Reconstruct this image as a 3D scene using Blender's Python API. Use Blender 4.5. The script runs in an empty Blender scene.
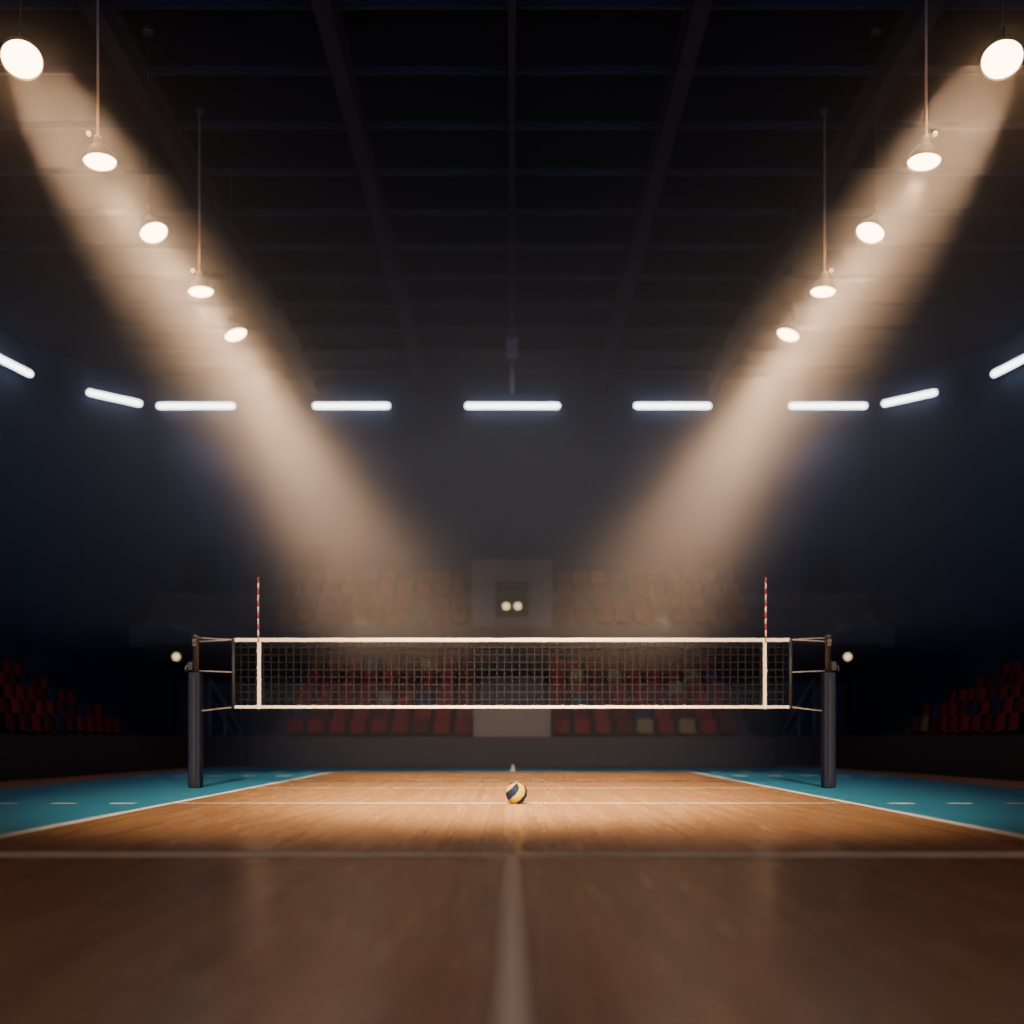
import bpy, bmesh, math, random
from mathutils import Vector, Matrix, Quaternion
random.seed(7)
scene = bpy.context.scene
COL = scene.collection

# ------------------------------------------------------------ materials
def new_mat(name):
    m = bpy.data.materials.new(name); m.use_nodes = True
    nt = m.node_tree
    return m, nt, nt.nodes["Principled BSDF"]

def plain(name, col, rough=0.6, metal=0.0, spec=0.5, var=0.12, scale=8.0, emis=None, estr=0.0, bump=0.0):
    m, nt, b = new_mat(name)
    N, L = nt.nodes, nt.links
    tc = N.new("ShaderNodeTexCoord"); nz = N.new("ShaderNodeTexNoise")
    nz.inputs["Scale"].default_value = scale; nz.inputs["Detail"].default_value = 4
    L.new(tc.outputs["Object"], nz.inputs["Vector"])
    mx = N.new("ShaderNodeMix"); mx.data_type = 'RGBA'
    mx.inputs[6].default_value = (*[c*(1-var) for c in col], 1)
    mx.inputs[7].default_value = (*[min(1, c*(1+var)) for c in col], 1)
    L.new(nz.outputs["Fac"], mx.inputs[0]); L.new(mx.outputs[2], b.inputs["Base Color"])
    b.inputs["Roughness"].default_value = rough
    b.inputs["Metallic"].default_value = metal
    b.inputs["Specular IOR Level"].default_value = spec
    if emis:
        b.inputs["Emission Color"].default_value = (*emis, 1)
        b.inputs["Emission Strength"].default_value = estr
    if bump:
        bp = N.new("ShaderNodeBump"); bp.inputs["Strength"].default_value = bump
        L.new(nz.outputs["Fac"], bp.inputs["Height"]); L.new(bp.outputs[0], b.inputs["Normal"])
    return m

def wood_mat():
    m, nt, b = new_mat("wood_planks")
    N, L = nt.nodes, nt.links
    tc = N.new("ShaderNodeTexCoord"); sx = N.new("ShaderNodeSeparateXYZ"); cx = N.new("ShaderNodeCombineXYZ")
    L.new(tc.outputs["Object"], sx.inputs[0])
    L.new(sx.outputs["Y"], cx.inputs["X"]); L.new(sx.outputs["X"], cx.inputs["Y"])
    br = N.new("ShaderNodeTexBrick")
    br.inputs["Scale"].default_value = 1.0
    br.inputs["Brick Width"].default_value = 1.7
    br.inputs["Row Height"].default_value = 0.085
    br.inputs["Mortar Size"].default_value = 0.0018
    br.inputs["Color1"].default_value = (0.325, 0.160, 0.066, 1)
    br.inputs["Color2"].default_value = (0.410, 0.212, 0.092, 1)
    br.inputs["Mortar"].default_value = (0.14, 0.06, 0.026, 1)
    L.new(cx.outputs[0], br.inputs["Vector"])
    mp = N.new("ShaderNodeMapping"); mp.inputs["Scale"].default_value = (20, 0.5, 1)
    L.new(tc.outputs["Object"], mp.inputs["Vector"])
    nz = N.new("ShaderNodeTexNoise"); nz.inputs["Scale"].default_value = 1.6; nz.inputs["Detail"].default_value = 4
    L.new(mp.outputs[0], nz.inputs["Vector"])
    rp = N.new("ShaderNodeMapRange"); rp.inputs[3].default_value = 0.91; rp.inputs[4].default_value = 1.08
    L.new(nz.outputs["Fac"], rp.inputs[0])
    vm = N.new("ShaderNodeVectorMath"); vm.operation = 'SCALE'
    L.new(br.outputs["Color"], vm.inputs[0]); L.new(rp.outputs[0], vm.inputs["Scale"])
    L.new(vm.outputs[0], b.inputs["Base Color"])
    rr = N.new("ShaderNodeMapRange"); rr.inputs[3].default_value = 0.22; rr.inputs[4].default_value = 0.30
    L.new(nz.outputs["Fac"], rr.inputs[0]); L.new(rr.outputs[0], b.inputs["Roughness"])
    b.inputs["Specular IOR Level"].default_value = 0.34
    return m

M_wood = wood_mat()
M_blue = plain("blue_court_paint", (0.020, 0.19, 0.32), 0.5, scale=3, var=0.15)
M_line = plain("white_line_paint", (0.98, 0.93, 0.86), 0.6, scale=5, var=.02, spec=.2)
M_thin = plain("thin_line_paint", (0.66, 0.52, 0.38), 0.6, scale=5, var=.03, spec=.2)
M_brown = plain("orange_apron", (0.40, 0.16, 0.07), 0.5, scale=2)
M_darkfloor = plain("dark_floor", (0.05, 0.045, 0.05), 0.6)
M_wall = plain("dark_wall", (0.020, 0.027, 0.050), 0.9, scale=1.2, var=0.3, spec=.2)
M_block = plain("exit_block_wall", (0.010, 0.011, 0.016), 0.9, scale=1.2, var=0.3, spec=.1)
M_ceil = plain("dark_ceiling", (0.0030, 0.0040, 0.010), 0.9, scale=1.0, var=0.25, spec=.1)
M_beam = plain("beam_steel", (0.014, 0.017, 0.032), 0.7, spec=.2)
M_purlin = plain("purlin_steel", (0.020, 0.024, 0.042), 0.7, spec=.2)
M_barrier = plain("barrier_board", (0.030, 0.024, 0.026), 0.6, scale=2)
M_conc = plain("stand_concrete", (0.065, 0.056, 0.062), 0.85, scale=4, var=0.25, bump=0.1)
M_red = plain("red_plastic", (0.40, 0.060, 0.058), 0.7, spec=.2)
M_dred = plain("dark_red_plastic", (0.22, 0.045, 0.048), 0.7, spec=.2)
M_cream = plain("cream_plastic", (0.50, 0.40, 0.24), 0.7, spec=.2)
M_navyseat = plain("navy_plastic", (0.07, 0.08, 0.18), 0.7, spec=.2)
M_pad = plain("navy_pad_vinyl", (0.004, 0.007, 0.022), 0.6, scale=12, spec=.25)
M_tube = plain("grey_tube_metal", (0.13, 0.11, 0.10), 0.4, metal=0.8)
M_net = plain("net_cord", (0.014, 0.012, 0.014), 0.9, spec=.1)
M_tape = plain("net_tape_canvas", (0.76, 0.64, 0.52), 0.7, scale=30, bump=0.1)
M_black = plain("black_sleeve", (0.012, 0.012, 0.016), 0.6)
M_rope = plain("net_rope", (0.24, 0.21, 0.20), 0.7)
M_antr = plain("antenna_red", (0.38, 0.03, 0.03), 0.5)
M_antw = plain("antenna_white", (0.60, 0.56, 0.53), 0.5)
M_yel = plain("ball_yellow", (0.27, 0.175, 0.001), 0.8, scale=60, var=0.05, bump=0.03, spec=.1)
M_nav = plain("ball_navy", (0.003, 0.006, 0.022), 0.7, scale=60, var=0.05, spec=.1)
M_brass = plain("brass_rod", (0.60, 0.40, 0.24), 0.45, metal=0.4)
M_darkrod = plain("dark_cable", (0.02, 0.02, 0.022), 0.6)
M_shade = plain("lamp_shell", (0.22, 0.14, 0.08), 0.45, metal=0.4)
M_lens = plain("lamp_lens", (1, 0.9, 0.7), 0.4, emis=(1.0, 0.72, 0.38), estr=16)
M_led = plain("led_tube", (0.8, 0.9, 1), 0.4, emis=(0.93, 0.96, 1.0), estr=9)
M_house = plain("fixture_housing", (0.05, 0.055, 0.07), 0.5, metal=0.4)
M_small = plain("small_lamp_glow", (1, 0.9, 0.7), 0.4, emis=(1.0, 0.74, 0.34), estr=1.5)
M_portal = plain("portal_panel", (0.13, 0.12, 0.125), 0.7)
M_dark = plain("portal_dark", (0.065, 0.06, 0.065), 0.8)
M_pale = plain("pale_gate_panel", (0.22, 0.19, 0.18), 0.6)
M_rail = plain("rail_metal", (0.12, 0.12, 0.13), 0.4, metal=0.7)

# ------------------------------------------------------------ mesh helpers
class MB:
    def __init__(s): s.bm = bmesh.new(); s.mats = []
    def mi(s, m):
        if m not in s.mats: s.mats.append(m)
        return s.mats.index(m)
    def box(s, x0, x1, y0, y1, z0, z1, m, mtx=None):
        vs = [s.bm.verts.new((x, y, z)) for x in (x0, x1) for y in (y0, y1) for z in (z0, z1)]
        i = s.mi(m)
        for f in ((0,1,3,2),(4,6,7,5),(0,4,5,1),(2,3,7,6),(0,2,6,4),(1,5,7,3)):
            fc = s.bm.faces.new([vs[k] for k in f]); fc.material_index = i
        if mtx:
            for v in vs: v.co = mtx @ v.co
        return s
    def quad(s, x0, x1, y0, y1, z, m):
        i = s.mi(m)
        fc = s.bm.faces.new([s.bm.verts.new(p) for p in ((x0,y0,z),(x1,y0,z),(x1,y1,z),(x0,y1,z))])
        fc.material_index = i; return s
    def rod(s, a, b, r, m, seg=10, r2=None):
        a, b = Vector(a), Vector(b); d = b-a
        q = d.to_track_quat('Z', 'Y').to_matrix().to_4x4()
        mt = Matrix.Translation((a+b)/2) @ q
        res = bmesh.ops.create_cone(s.bm, cap_ends=True, segments=seg, radius1=r, radius2=r if r2 is None else r2, depth=d.length, matrix=mt)
        i = s.mi(m)
        for f in {f for v in res['verts'] for f in v.link_faces}:
            f.material_index = i; f.smooth = len(f.verts) == 4
        return s
    def lathe(s, prof, m, seg=28, mtx=None):
        i = s.mi(m); rings = []
        for r, z in prof:
            if r < 1e-6: rings.append([s.bm.verts.new((0,0,z))])
            else: rings.append([s.bm.verts.new((r*math.cos(2*math.pi*k/seg), r*math.sin(2*math.pi*k/seg), z)) for k in range(seg)])
        for A, B in zip(rings, rings[1:]):
            for k in range(seg):
                k2 = (k+1) % seg
                if len(A) == 1: f = s.bm.faces.new((A[0], B[k], B[k2]))
                elif len(B) == 1: f = s.bm.faces.new((A[k], A[k2], B[0]))
                else: f = s.bm.faces.new((A[k], A[k2], B[k2], B[k]))
                f.material_index = i; f.smooth = True
        if mtx:
            for R in rings:
                for v in R: v.co = mtx @ v.co
        return s
    def mesh(s, name):
        bmesh.ops.recalc_face_normals(s.bm, faces=s.bm.faces)
        me = bpy.data.meshes.new(name); s.bm.to_mesh(me); s.bm.free()
        for m in s.mats: me.materials.append(m)
        return me
    def obj(s, name, parent=None, loc=None, bevel=0, **props):
        o = bpy.data.objects.new(name, s.mesh(name)); COL.objects.link(o)
        if loc: o.location = loc
        if parent: o.parent = parent
        if bevel:
            b = o.modifiers.new("bev", 'BEVEL'); b.width = bevel; b.segments = 3; b.limit_method = 'ANGLE'
        for k, v in props.items(): o[k] = v
        return o

def empty(name, loc=(0,0,0), **props):
    o = bpy.data.objects.new(name, None); o.location = loc; o.empty_display_size = 0.2
    COL.objects.link(o)
    for k, v in props.items(): o[k] = v
    return o

# ------------------------------------------------------------ camera
CH = 0.85
cam = bpy.data.cameras.new("camera"); camo = bpy.data.objects.new("camera", cam); COL.objects.link(camo)
camo.location = (0, 0, CH); camo.rotation_euler = (math.pi/2, 0, 0)
cam.lens = 36; cam.sensor_width = 36; cam.shift_y = 225/1024
cam.dof.use_dof = True; cam.dof.focus_distance = 14.5; cam.dof.aperture_fstop = 0.036/0.105
scene.camera = camo

# ------------------------------------------------------------ shell
CZ = 13.55
W = 16.5
SL = 4.36      # half court
fl = MB()
fl.box(-W, W, -6, 36.2, -0.2, 0, M_wood)
fl.quad(-10.4, -8.3, 7.6, 30, 0.0015, M_brown); fl.quad(8.3, 10.4, 7.6, 30, 0.0015, M_brown)
fl.quad(-8.3, -SL, 7.37, 29.2, 0.002, M_blue); fl.quad(SL, 8.3, 7.37, 29.2, 0.002, M_blue)
fl.quad(-SL, SL, 24.9, 29.2, 0.002, M_blue)
fl.quad(-9, 9, 29.2, 30.2, 0.003, M_darkfloor)
zl = 0.004
fl.quad(-SL-.045, -SL+.045, 7.3, 24.9, zl, M_line); fl.quad(SL-.045, SL+.045, 7.3, 24.9, zl, M_line)
fl.quad(-SL-4, SL+4, 7.26, 7.46, zl+.001, M_line)          # near end line
fl.quad(-SL, SL, 24.8, 25.1, zl+.001, M_line)
fl.quad(-SL, SL, 13.05, 13.16, zl+.001, M_thin)
fl.quad(-SL, SL, 20.0, 20.12, zl+.001, M_thin)
fl.quad(-SL, SL, 16.95, 17.05, zl+.001, M_thin)
fl.quad(-.043, .043, -5, 7.26, zl+.002, M_line)
for sgn in (-1, 1):
    for k in range(5):
        a = sgn*(SL+.45+k*.75); b = a+sgn*.32
        fl.quad(min(a,b), max(a,b), 13.0, 13.14, zl, M_line)
        fl.quad(min(a,b), max(a,b), 22.2, 22.45, zl, M_line)
        fl.quad(min(a,b), max(a,b), 24.8, 25.05, zl, M_line)
fl.obj("floor", kind="structure")

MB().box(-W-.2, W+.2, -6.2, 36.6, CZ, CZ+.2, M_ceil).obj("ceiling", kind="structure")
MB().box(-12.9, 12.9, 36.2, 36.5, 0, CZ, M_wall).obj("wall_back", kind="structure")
MB().box(-W, W, -6.3, -6.0, 0, CZ, M_wall).obj("wall_front", kind="structure")
corner = [(12.9, 36.2), (14.5, 34.7), (15.75, 33.1), (16.25, 30.6), (16.5, 28.0)]
for sgn, nm in ((-1, "left"), (1, "right")):
    MB().box(*sorted((sgn*W, sgn*(W+.3))), -6.2, 28.0, 0, CZ, M_wall).obj("wall_"+nm, kind="structure")
    mb = MB(); i = mb.mi(M_wall)
    for (xa, ya), (xb, yb) in zip(corner, corner[1:]):
        vs = [mb.bm.verts.new((sgn*x, y, z)) for x, y, z in ((xa,ya,0),(xb,yb,0),(xb,yb,CZ),(xa,ya,CZ))]
        f = mb.bm.faces.new(vs); f.material_index = i
    mb.obj("wall_back_"+nm, kind="structure")

# ceiling beams : individual long girders + cross purlins
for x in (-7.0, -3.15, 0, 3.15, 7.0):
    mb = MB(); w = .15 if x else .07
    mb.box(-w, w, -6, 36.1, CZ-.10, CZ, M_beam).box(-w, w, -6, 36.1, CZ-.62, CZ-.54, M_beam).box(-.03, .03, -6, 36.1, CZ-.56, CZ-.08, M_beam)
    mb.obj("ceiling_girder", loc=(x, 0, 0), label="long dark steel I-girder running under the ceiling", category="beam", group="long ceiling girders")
y = 8.9
while y < 36:
    hx = 16.3 if y < 28 else 12.5
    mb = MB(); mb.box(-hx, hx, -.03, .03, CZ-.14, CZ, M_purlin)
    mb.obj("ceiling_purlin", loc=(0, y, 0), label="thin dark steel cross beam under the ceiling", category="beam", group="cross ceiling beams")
    y += 1.75

# ------------------------------------------------------------ barriers
def wall_run(pts, h, t, mat):
    mb = MB()
    for (xa, ya), (xb, yb) in zip(pts, pts[1:]):
        d = Vector((xb-xa, yb-ya, 0)); n = Vector((-d.y, d.x, 0)).normalized()*t/2
        ext = d.normalized()*t*0.3
        A = Vector((xa, ya, 0))-ext; B = Vector((xb, yb, 0))+ext
        vs = []
        for p in (A, B):
            for s_ in (-1, 1):
                for z in (0, h): vs.append(mb.bm.verts.new(p+n*s_+Vector((0,0,z))))
        i = mb.mi(mat)
        for f in ((0,1,3,2),(4,6,7,5),(0,4,5,1),(2,3,7,6),(0,2,6,4),(1,5,7,3)):
            mb.bm.faces.new([vs[q] for q in f]).material_index = i
        n2 = max(1, int(d.length/2.4))
        for q in range(1, n2):
            p = A.lerp(B, q/n2)
            mb.box(p.x-.03, p.x+.03, p.y-.07, p.y+.07, 0.02, h-.02, M_black)
    return mb
wall_run([(-7.7, 30.1), (7.7, 30.1)], .86, .1, M_barrier).obj("barrier_board", label="low dark perimeter barrier board behind the court end", category="barrier", group="perimeter barriers")
for s_ in (-1, 1):
    wall_run([(s_*7.85, 30.05), (s_*8.9, 28.2), (s_*10.0, 18), (s_*10.6, 6)], .90, .1, M_barrier).obj("barrier_board", label="low dark perimeter barrier board along the court side", category="barrier", group="perimeter barriers")

# ------------------------------------------------------------ stands (stepped terraces)
def seat_mesh(name, mat):
    mb = MB(); i = mb.mi(mat)
    prof = [(-.24,.40),(-.22,.435),(-.12,.43),(0,.42),(.12,.42),(.19,.45),(.225,.53),(.245,.64),(.26,.75),(.27,.83),(.275,.86)]
    nx = 6; rows = []
    for j, (yy, zz) in enumerate(prof):
        hw = .25
        if j >= 9: hw = .235 if j == 9 else .19
        if j == 0: hw = .22
        r = []
        for a in range(nx+1):
            u = a/nx*2-1
            cv = u*u
            r.append(mb.bm.verts.new((u*hw, yy-(cv*.05 if j > 5 else 0), zz+(cv*.03 if j <= 5 else 0))))
        rows.append(r)
    fs = []
    for A, B in zip(rows, rows[1:]):
        for a in range(nx):
            f = mb.bm.faces.new((A[a], A[a+1], B[a+1], B[a])); f.smooth = True; f.material_index = i; fs.append(f)
    bmesh.ops.solidify(mb.bm, geom=fs, thickness=.025)
    mb.box(-.05, .05, -.02, .10, 0, .42, M_black).box(-.14, .14, -.06, .16, 0, .02, M_black).box(-.2, .2, -.02, .04, .38, .415, M_black)
    return mb.mesh(name)
seat_kinds = [("red", seat_mesh("stadium_seat_red", M_red)), ("dark red", seat_mesh("stadium_seat_dark", M_dred)),
              ("cream", seat_mesh("stadium_seat_cream", M_cream)), ("navy", seat_mesh("stadium_seat_navy", M_navyseat))]
def put_seat(x, y, z, rz, weights, group, where):
    c, me = random.choices(seat_kinds, weights)[0]
    o = bpy.data.objects.new("stadium_seat", me); COL.objects.link(o)
    o.location = (x, y, z); o.rotation_euler = (0, 0, rz)
    o["label"] = f"{c} moulded plastic stadium seat on {where}"; o["category"] = "seat"; o["group"] = group

Y0, DY, Z0, DZ, NR = 30.7, .72, .55, .42, 6
for s_ in (-1, 1):
    mb = MB()
    for k in range(NR):
        mb.box(*sorted((s_*1.15, s_*7.4)), Y0+k*DY, Y0+(k+1)*DY, 0, Z0+k*DZ, M_conc)
    mb.obj("seating_stand", label="stepped dark concrete lower seating stand", category="stand", group="lower stands")
    for k in range(NR):
        for q in range(9):
            x = s_*(1.5+q*.64)
            w = (6, 1.5, 2.0, .8) if k == 0 else (6, 3, .6, 1.0)
            put_seat(x, Y0+k*DY+.36, Z0+k*DZ, 0, w, "seats of the lower end stand", "the lower stepped stand")
# centre stair between the stands
mb = MB()
for k in range(12):
    mb.box(-1.1, 1.1, 30.9+k*.34, 30.9+(k+1)*.34, 0, .25+k*.24, M_conc)
mb.obj("aisle_staircase", label="dark concrete aisle stairs between two seating stands", category="stairs")
mb = MB(); mb.box(-1.1, 1.1, 30.2, 30.26, .0, 1.72, M_pale)
for x in (-1.1, 0, 1.1): mb.box(x-.04, x+.04, 30.17, 30.29, 0, 1.76, M_pale)
mb.box(-1.14, 1.14, 30.17, 30.29, 1.70, 1.77, M_rail)
mb.obj("aisle_gate", label="pale grey gate panel closing the stair aisle", category="gate")

# balcony
mb = MB()
mb.box(-12.3, 12.3, 33.0, 36.15, 3.95, 4.15, M_conc).box(-12.3, 12.3, 32.9, 33.0, 3.75, 4.4, M_barrier)
for k in range(1, 4):
    for s_ in (-1, 1):
        mb.box(*sorted((s_*1.35, s_*12.2)), 33.1+k*.72, 33.1+(k+1)*.72+(.12 if k == 3 else 0), 4.15, 4.15+k*.55, M_conc)
mb.obj("balcony", label="dark upper seating balcony with solid front fascia", category="balcony")
for s_ in (-1, 1):
    for k in range(4):
        for q in range(10):
            put_seat(s_*(1.75+q*.64), 33.1+k*.72+.36, 4.15+k*.55, 0, (.4, 8, .1, .6), "seats of the upper balcony", "the upper balcony")  # mostly the darker red: the upper tier's dimness is put into seat colour

# portal booth at balcony centre
po = empty("entrance_portal", (0, 33.15, 4.15), label="grey framed entrance booth with two small lit lamps", category="doorway")
MB().box(-1.3, -.55, 0, 1.6, 0, 2.45, M_portal).box(.55, 1.3, 0, 1.6, 0, 2.45, M_portal).box(-.55, .55, 0, 1.6, 1.75, 2.45, M_portal).box(-.55, .55, 0, .08, 0, .6, M_portal)\
    .obj("booth_frame", parent=po, bevel=.02)
MB().box(-.56, .56, 1.2, 1.3, 0, 1.75, M_dark).obj("booth_recess", parent=po)
for x in (-.19, .19):
    MB().lathe([(0, -.03), (.09, -.03), (.12, 0), (.10, .06), (.05, .10), (0, .11)], M_small, 20, Matrix.Rotation(math.pi/2, 4, 'X')).obj("lamp_bulb", parent=po, loc=(x, .5, 1.0))
MB().box(-.4, .4, .55, .62, .9, 1.1, M_house).obj("lamp_bracket", parent=po)

# side stands
NS = 5
for s_ in (-1, 1):
    mb = MB()
    for k in range(NS):
        mb.box(*sorted((s_*(10.65+k*.78), s_*(10.65+(k+1)*.78))), 12, 30.2, 0, .55+k*.40, M_conc)
    mb.obj("seating_stand", label="stepped dark concrete stand along the court side", category="stand", group="side stands")
    for k in range(NS):
        X = 10.65+k*.78+.40
        yy = 29.8; n = 0
        while yy > 2*X-.6 and n < 12:
            put_seat(s_*X, yy, .55+k*.40, -s_*math.pi/2, (6, 4, .2, 1.4), "seats of the side stand", "the side stepped stand")
            yy -= .62; n += 1

# corner stair blocks with railings and small lamps
for s_ in (-1, 1):
    co = empty("corner_exit_block", (s_*9.7, 31.4, 0), label="dark corner exit block with doorway", category="wall block")
    MB().box(-1.5, -.6, -.3, .3, 0, 3.7, M_block).box(.6, 1.5, -.3, .3, 0, 3.7, M_block).box(-.6, .6, -.3, .3, 2.6, 3.7, M_block).obj("block_wall", parent=co, bevel=.02)
    MB().box(-.62, .62, .1, .2, 0, 2.62, M_black).obj("door_panel", parent=co)
    r = empty("stair_railing", (s_*8.6, 30.5, 0), label="slanted metal stair railing", category="railing", group="stair railings")
    mb = MB(); a = Vector((-s_*.5+s_*.9, 0, 2.6)); b = Vector((-s_*.5, 0, 1.1))
    mb.rod(a, b, .035, M_rail)
    mb.rod(a-Vector((0,0,.5)), b-Vector((0,0,.5)), .025, M_rail)
    mb.obj("handrail", parent=r)
    for t in (0, .5, 1):
        p = a.lerp(b, t); MB().rod((p.x, 0, 0), p, .03, M_rail).obj("railing_post", parent=r)
    wl = empty("wall_lamp", (s_*10.17, 31.08, 3.28), label="small round glowing wall lamp", category="lamp", group="wall lamps")
    MB().lathe([(0, 0), (.17, 0), (.17, .05), (0, .05)], M_house, 20, Matrix.Rotation(math.pi/2, 4, 'X')).obj("lamp_base", parent=wl)
    MB().lathe([(.11, .05), (.11, .08), (.08, .12), (0, .14)], M_small, 20, Matrix.Rotation(math.pi/2, 4, 'X')).obj("lamp_glass", parent=wl)

# upper doorways on the balcony wall
for x in (-7.2, 7.2, -11.0, 11.0):
    mb = MB(); mb.box(-.8, -.65, 0, .12, 0, 1.9, M_wall).box(.65, .8, 0, .12, 0, 1.9, M_wall).box(-.8, .8, 0, .12, 1.8, 2.0, M_wall).box(-.65, .65, .04, .1, 0, 1.8, M_block)
    mb.obj("balcony_doorway", loc=(x, 36.05, 5.8), label="dark doorway with grey frame on the balcony wall", category="doorway", group="balcony doorways")

# hanging speaker
sp = empty("hanging_speaker", (0, 30, 12.0), label="small grey-blue speaker hanging from the ceiling", category="speaker")
MB().box(-.17, .17, -.15, .15, 0, .5, plain("speaker_grey", (.13,.16,.2), .6)).obj("speaker_cabinet", parent=sp, bevel=.03)
MB().rod((0,0,.5), (0,0,CZ-12-.62), .02, M_darkrod).obj("hanging_cable", parent=sp)

# ------------------------------------------------------------ volleyball net
ND = 17.06
PX = 5.27
for s_ in (-1, 1):
    p = empty("net_post", (s_*PX, ND, 0), label="dark navy padded volleyball post with slim upper tube", category="post", group="net posts")
    MB().box(-.105, .105, -.105, .105, 0, 1.93, M_pad).obj("post_padding", parent=p, bevel=.035)
    MB().lathe([(0,1.9),(.05,1.9),(.05,2.5),(.062,2.5),(.062,2.54),(0,2.56)], M_tube, 20).obj("post_tube", parent=p)
    mb = MB().rod((0,-.09,2.45), (0,.09,2.45), .035, M_tube, 16); mb.box(-.03,.03,-.06,.06,2.36,2.46, M_tube)
    mb.obj("pulley", parent=p)
    mb = MB().box(.04, .12, -.05, .05, 1.96, 2.1, M_black).rod((.12,0,2.03),(.17,0,2.03),.012,M_tube).rod((.17,0,2.03),(.17,0,1.94),.012,M_tube)
    o = mb.obj("winch", parent=p)
    if s_ < 0: o.rotation_euler = (0, 0, math.pi)
    MB().box(-.012, .012, -.112, -.105, .1, 1.85, M_black).obj("padding_strap", parent=p)

net = empty("volleyball_net", (0, ND, 0), label="black mesh volleyball net with cream tapes and striped antennas", category="net")
NX, ZT, ZB = 4.64, 2.47, 1.35
mb = MB(); t = .0062
n = 74
for k in range(1, n):
    x = -NX+2*NX*k/n; mb.box(x-t, x+t, -t, t, ZB, ZT, M_net)
for k in range(1, 9):
    z = ZB+(ZT-ZB)*k/9; mb.box(-NX, NX, -t, t, z-t, z+t, M_net)
mb.obj("netting", parent=net)
MB().box(-NX, NX, -.012, .012, ZT-.035, ZT+.028, M_tape).obj("top_tape", parent=net, bevel=.008)
MB().box(-NX, NX, -.012, .012, ZB-.024, ZB+.024, M_tape).obj("bottom_tape", parent=net, bevel=.008)
for s_ in (-1, 1):
    MB().rod((s_*NX, 0, ZB-.04), (s_*NX, 0, ZT+.02), .028, M_black).obj("end_sleeve", parent=net, label="black end sleeve")
    MB().box(s_*4.21-.028, s_*4.21+.028, -.017, .017, ZB-.03, ZT+.03, M_tape).obj("side_band", parent=net)
    mb = MB()
    za, zb = ZT-.04, 3.51; nst = 11
    for k in range(nst):
        mb.rod((s_*4.22, -.03, za+(zb-za)*k/nst), (s_*4.22, -.03, za+(zb-za)*(k+1)/nst), .013, M_antw if k % 2 else M_antr, 8)
    mb.obj("antenna", parent=net, label="red and white striped antenna rod")
    for z0, z1 in ((ZT, 2.50), (1.93, 1.95), (ZB, 1.28), (ZT, 2.44)):
        MB().rod((s_*NX, 0, z0), (s_*(PX-.06), 0, z1), .011, M_rope, 8).obj("tension_rope", parent=net)

# ------------------------------------------------------------ ball
def volleyball():
    bm = bmesh.new(); R = .14; NT, NP, G = 40, 96, 6
    per = NP//G
    rings = []
    for a in range(NT+1):
        th = math.pi*a/NT
        tw = 1.0*math.cos(th)
        if a in (0, NT):
            rings.append([bm.verts.new((0, 0, R*math.cos(th)))]*NP); continue
        r_ = []
        for b in range(NP):
            ph = 2*math.pi*b/NP+tw
            e = min(b % per, per-b % per)/per*2*math.pi/G*math.sin(th)
            r = R*(1-.03*math.exp(-(e/.035)**2))
            r_.append(bm.verts.new((r*math.sin(th)*math.cos(ph), r*math.sin(th)*math.sin(ph), r*math.cos(th))))
        rings.append(r_)
    for a in range(NT):
        for b in range(NP):
            A, B = rings[a], rings[a+1]; b2 = (b+1) % NP
            vs = []
            for v in (A[b], B[b], B[b2], A[b2]):
                if v not in vs: vs.append(v)
            f = bm.faces.new(vs); f.smooth = True; f.material_index = (b//per) % 2
    bmesh.ops.recalc_face_normals(bm, faces=bm.faces)
    me = bpy.data.meshes.new("volleyball"); bm.to_mesh(me); bm.free()
    for m in (M_yel, M_nav): me.materials.append(m)
    o = bpy.data.objects.new("volleyball", me); COL.objects.link(o)
    o.location = (.055, 13.0, .143)
    o.rotation_euler = (math.radians(20), math.radians(-5), math.radians(10))
    o["label"] = "yellow and navy swirl-panelled volleyball resting on the wooden court"; o["category"] = "ball"
volleyball()

# small marker cone at the far end line
MB().lathe([(0,0),(.10,0),(.10,.015),(.06,.02),(.03,.15),(0,.16)], plain("marker_white",(.6,.58,.55),.5), 20).obj("marker_cone", loc=(.02, 25.4, .003), label="tiny white marker cone beyond the far end line", category="cone")

# ------------------------------------------------------------ haze materials
def haze_mat(d, col=(.95, .95, 1, 1), g=.45):
    m = bpy.data.materials.new("haze"); m.use_nodes = True; nt = m.node_tree; nt.nodes.clear()
    out = nt.nodes.new("ShaderNodeOutputMaterial"); vs = nt.nodes.new("ShaderNodeVolumeScatter")
    vs.inputs["Density"].default_value = d; vs.inputs["Color"].default_value = col; vs.inputs["Anisotropy"].default_value = g
    nt.links.new(vs.outputs[0], out.inputs["Volume"]); return m

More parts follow.
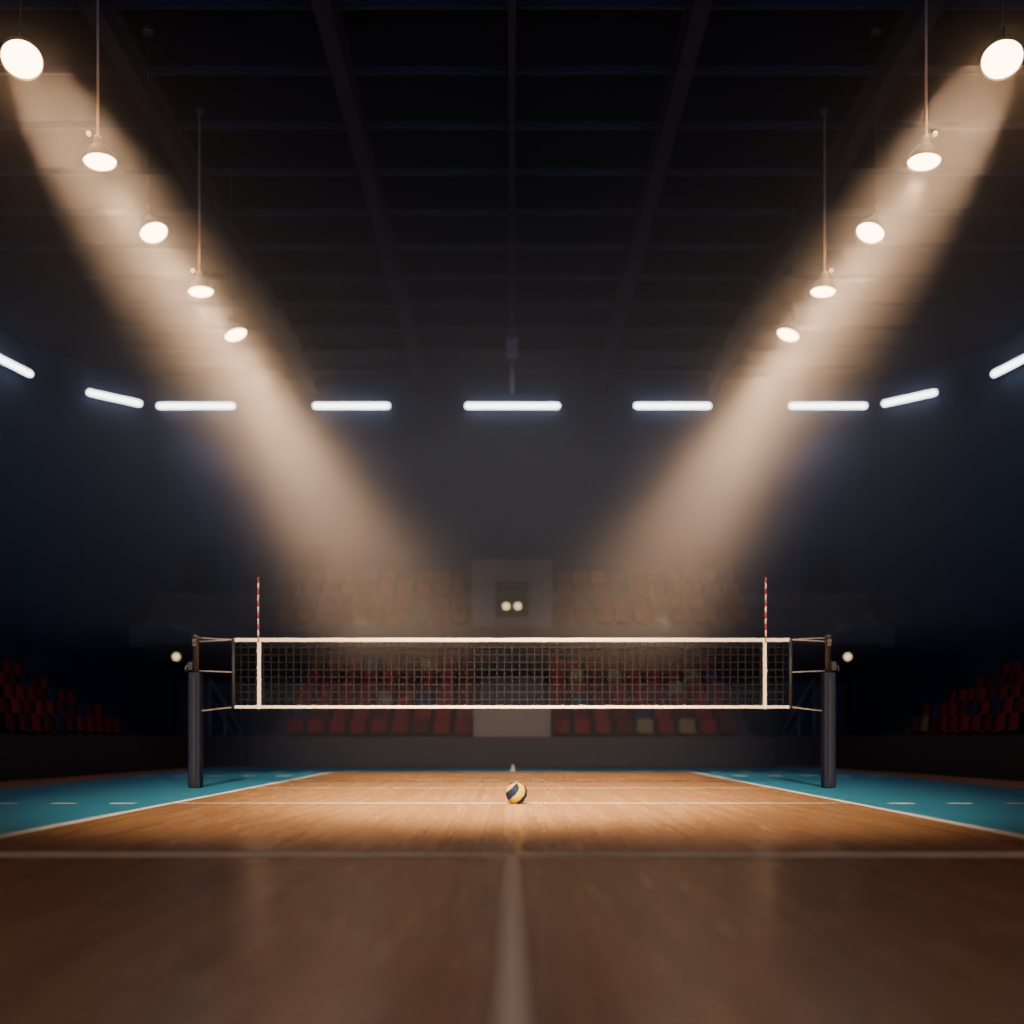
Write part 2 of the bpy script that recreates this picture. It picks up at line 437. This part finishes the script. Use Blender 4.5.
# ------------------------------------------------------------ pendant lamps
WARM = (1.0, 0.60, 0.325)
lamp_spec = [ # measured layout: px, py, depth, tilt of lens towards court end, brass rod?
    (22, 60, 13.6, .50, False), (100, 162, 16.0, .03, True), (154, 233, 18.3, .22, False), (201, 292, 20.7, .02, True), (236, 335, 22.9, .12, False)]
def spot(name, loc, target, power, ang, blend, col, size=.12):
    l = bpy.data.lights.new(name, 'SPOT'); l.energy = power; l.spot_size = math.radians(ang); l.spot_blend = blend; l.color = col; l.shadow_soft_size = size
    o = bpy.data.objects.new(name, l); COL.objects.link(o); o.location = loc
    o.rotation_euler = (Vector(target)-Vector(loc)).to_track_quat('-Z', 'Y').to_euler()
    return o
for s_ in (-1, 1):
    for k, (px, py, d, toward, brass) in enumerate(lamp_spec):
        X = s_*abs((px-512)/1024*d); Z = CH+(737-py)/1024*d
        C = Vector((X, d, Z))
        tocam = (Vector((0, 0, CH))-C).normalized()
        nrm = (Vector((-s_*.10, 0, -1))*(1-toward)+tocam*toward).normalized()
        if .1 < toward < .4: nrm = (nrm+Vector((-s_*.25, 0, 0))).normalized()
        L = empty("pendant_spotlight", C, label="glowing round pendant spotlight on a "+("long brass rod" if brass else "thin dark cable"), category="lamp", group="pendant spotlights")
        q = (-nrm).to_track_quat('Z', 'Y').to_matrix().to_4x4()   # local +Z = behind the lens
        R = .25 if k == 0 else .24
        MB().lathe([(R+.01,-.01),(R+.015,.03),(R*.93,.12),(R*.62,.22),(R*.32,.27),(R*.28,.36),(0,.38)], M_shade, 32, q).obj("lamp_shade", parent=L)
        MB().lathe([(0,.0),(R*.5,-.005),(R*.95,.0),(R,.02),(0,.025)], M_lens, 32, q).obj("lamp_lens", parent=L)
        top = q @ Vector((0,0,.36))
        M = M_brass if brass else M_darkrod
        ky = top+Vector((0,0,.22))
        mb = MB().lathe([(0,-.05),(.05,-.03),(.06,0),(.05,.05),(0,.07)], M, 16, Matrix.Translation(top)); mb.rod(top, ky, .02, M)
        mb.obj("swivel_joint", parent=L)
        MB().rod(ky, (ky.x, ky.y, CZ-C.z), .022 if brass else .010, M, 8).obj("hanging_rod", parent=L)
        MB().rod((ky.x, ky.y, CZ-C.z-.08), (ky.x, ky.y, CZ-C.z), .09, M_house, 16).obj("ceiling_mount", parent=L)
        tgt = Vector((s_*(0, .1, .3, .6, 1.0)[k], (13.8, 13.6, 15.5, 18.0, 20.8)[k], 0))
        dd = (tgt-C).normalized()
        so = spot("lamp_spot_light", nrm*.08+dd*.03, nrm*.08+dd*1.03, (100000, 34000, 31000, 28000, 28000)[k], (20, 21, 23, 26, 28)[k], 1.0, WARM, .55 if k == 0 else .30)
        so.parent = L
        # lens spill that makes the haze glow close to the lamp
        pl = bpy.data.lights.new("lamp_glow_light", 'SPOT'); pl.energy = 24 if k else 170; pl.color = (1, .50, .22); pl.shadow_soft_size = .1
        pl.spot_size = math.radians(140); pl.spot_blend = 1
        plo = bpy.data.objects.new("lamp_glow_light", pl); COL.objects.link(plo); plo.parent = L; plo.location = nrm*.12
        plo.rotation_euler = nrm.to_track_quat('-Z', 'Y').to_euler()
        if brass:   # small warm bulb next to the swivel, lights rod and shell
            bl = top+Vector((s_*.10, -.10, .03))
            MB().lathe([(0,-.04),(.028,-.028),(.04,0),(.028,.028),(0,.04)], M_small, 16, Matrix.Translation(bl)).obj("indicator_bulb", parent=L)
            p2 = bpy.data.lights.new("bulb_light", 'POINT'); p2.energy = 7; p2.color = (1, .55, .25); p2.shadow_soft_size = .03
            p2o = bpy.data.objects.new("bulb_light", p2); COL.objects.link(p2o); p2o.parent = L; p2o.location = bl+Vector((0, -.12, .12))

# ------------------------------------------------------------ linear lights
def linear(xa, ya, xb, yb, z):
    a, b = Vector((xa, ya, z)), Vector((xb, yb, z)); c = (a+b)/2; d = (b-a)
    rz = math.atan2(d.y, d.x); hl = d.length/2
    e = empty("linear_light", c, label="glowing white linear tube light fixed high on the wall", category="light", group="linear wall lights")
    e.rotation_euler = (0, 0, rz)
    MB().box(-hl-.02, hl+.02, .08, .19, -.05, .05, M_house).obj("light_housing", parent=e, bevel=.015)
    mb = MB().rod((-hl+.1, -.02, 0), (hl-.1, -.02, 0), .10, M_led, 20)
    mb.lathe([(0,-.1),(.065,-.08),(.09,-.04),(.10,0)], M_led, 20, Matrix.Translation((-hl+.1,-.02,0)) @ Matrix.Rotation(math.pi/2, 4, 'Y'))
    mb.lathe([(0,.1),(.065,.08),(.09,.04),(.10,0)], M_led, 20, Matrix.Translation((hl-.1,-.02,0)) @ Matrix.Rotation(math.pi/2, 4, 'Y'))
    mb.obj("light_tube", parent=e)
LZ = CH+331/1024*36
for xa, xb in ((157,235),(313,390),(465,560),(634,711),(789,867)):
    linear((xa-512)/1024*36, 36, (xb-512)/1024*36, 36, LZ)
linear(-14.35, 34.55, -12.95, 35.8, LZ); linear(12.95, 35.8, 14.35, 34.55, LZ)
linear(-15.9, 30.9, -15.45, 32.9, LZ); linear(15.45, 32.9, 15.9, 30.9, LZ)

# ------------------------------------------------------------ added fill lights without fixtures
BLUE = (.20, .42, 1)
for s_ in (-1, 1):
    spot("court_fill_spot", (s_*4.0, -2.5, 11.5), (s_*1.0, 16.8, 0), 52000, 35, 1.0, (1, .76, .52), .4)  # added warm fill that widens the light pool on the court
    spot("far_court_fill_spot", (s_*3.0, 20.0, 3.2), (s_*2.2, 24.0, 0), 800, 105, 1.0, (1, .76, .54), .05)  # added unseen spot, brightens the far end of the court
    spot("stand_fill_spot", (s_*7.0, 21.0, 3.2), (s_*3.4, 32.0, 1.6), 280, 48, 1.0, (1, .76, .68), .05)  # added fill so the end stand seats show
    spot("side_stand_fill_spot", (s_*6.6, 19.0, 3.2), (s_*12.5, 28.0, 1.2), 110, 48, 1.0, (1, .70, .72), .05)  # added weak fill on the side stand seats
    spot("back_haze_fill", (s_*11.8, 34.5, 12.3), (s_*2, 31, 6), 800, 95, 1.0, BLUE, .05)  # added blue fill tinting the haze near the back wall
spot("court_centre_fill", (0, -2.5, 12.2), (0, 15.2, 0), 110000, 24, 1.0, (1, .80, .52), .4)  # added narrow fill for the bright middle of the floor pool
spot("court_front_fill", (0, -4.5, 7.5), (0, 9.0, 0), 900, 70, 1.0, (1, .70, .54), .5)  # added warm fill for the near floor and its lines
def area(loc, rot, sx, sy, e, col):
    l = bpy.data.lights.new("blue_fill_area", 'AREA'); l.shape = 'RECTANGLE'; l.size = sx; l.size_y = sy; l.energy = e; l.color = col
    o = bpy.data.objects.new("blue_fill_area", l); COL.objects.link(o); o.location = loc; o.rotation_euler = rot; return o
area((0, -3.0, 8.5), (math.radians(145), 0, 0), 24, 3, 1500, (.20, .40, 1))  # added blue uplight that tones the ceiling
for s_ in (-1, 1):
    a_ = area((s_*16.3, 22.0, 4.8), (0, 0, 0), 7, 2.5, 200, BLUE)  # added blue side fill for stands and haze, no fixture there
    a_.rotation_euler = Vector((-s_*1, .35, -.15)).to_track_quat('-Z', 'Z').to_euler()

# ------------------------------------------------------------ haze in thinning layers
for z0, z1, dn in ((6.31, 10.6, .0150), (5.21, 6.3, .0120), (4.31, 5.2, .0090), (3.31, 4.3, .0065)):
    MB().box(-12.4, 12.4, 12.0, 32.8 if z0 < 4.4 else 35.7, z0, z1, haze_mat(dn)).obj("air_haze", kind="stuff", label="thin haze filling the upper hall", category="haze")
MB().box(-7.6, 7.6, 12.0, 29.8, 2.2, 3.3, haze_mat(.005)).obj("air_haze", kind="stuff", label="thin haze just above the net", category="haze")
MB().box(-7.6, 7.6, 24, 29.8, .06, 2.19, haze_mat(.030, g=0)).obj("court_haze", kind="stuff", label="thin haze over the far half of the court", category="haze")

w = bpy.data.worlds.new("world"); scene.world = w; w.use_nodes = True
w.node_tree.nodes["Background"].inputs[0].default_value = (.01, .013, .025, 1); w.node_tree.nodes["Background"].inputs[1].default_value = 1
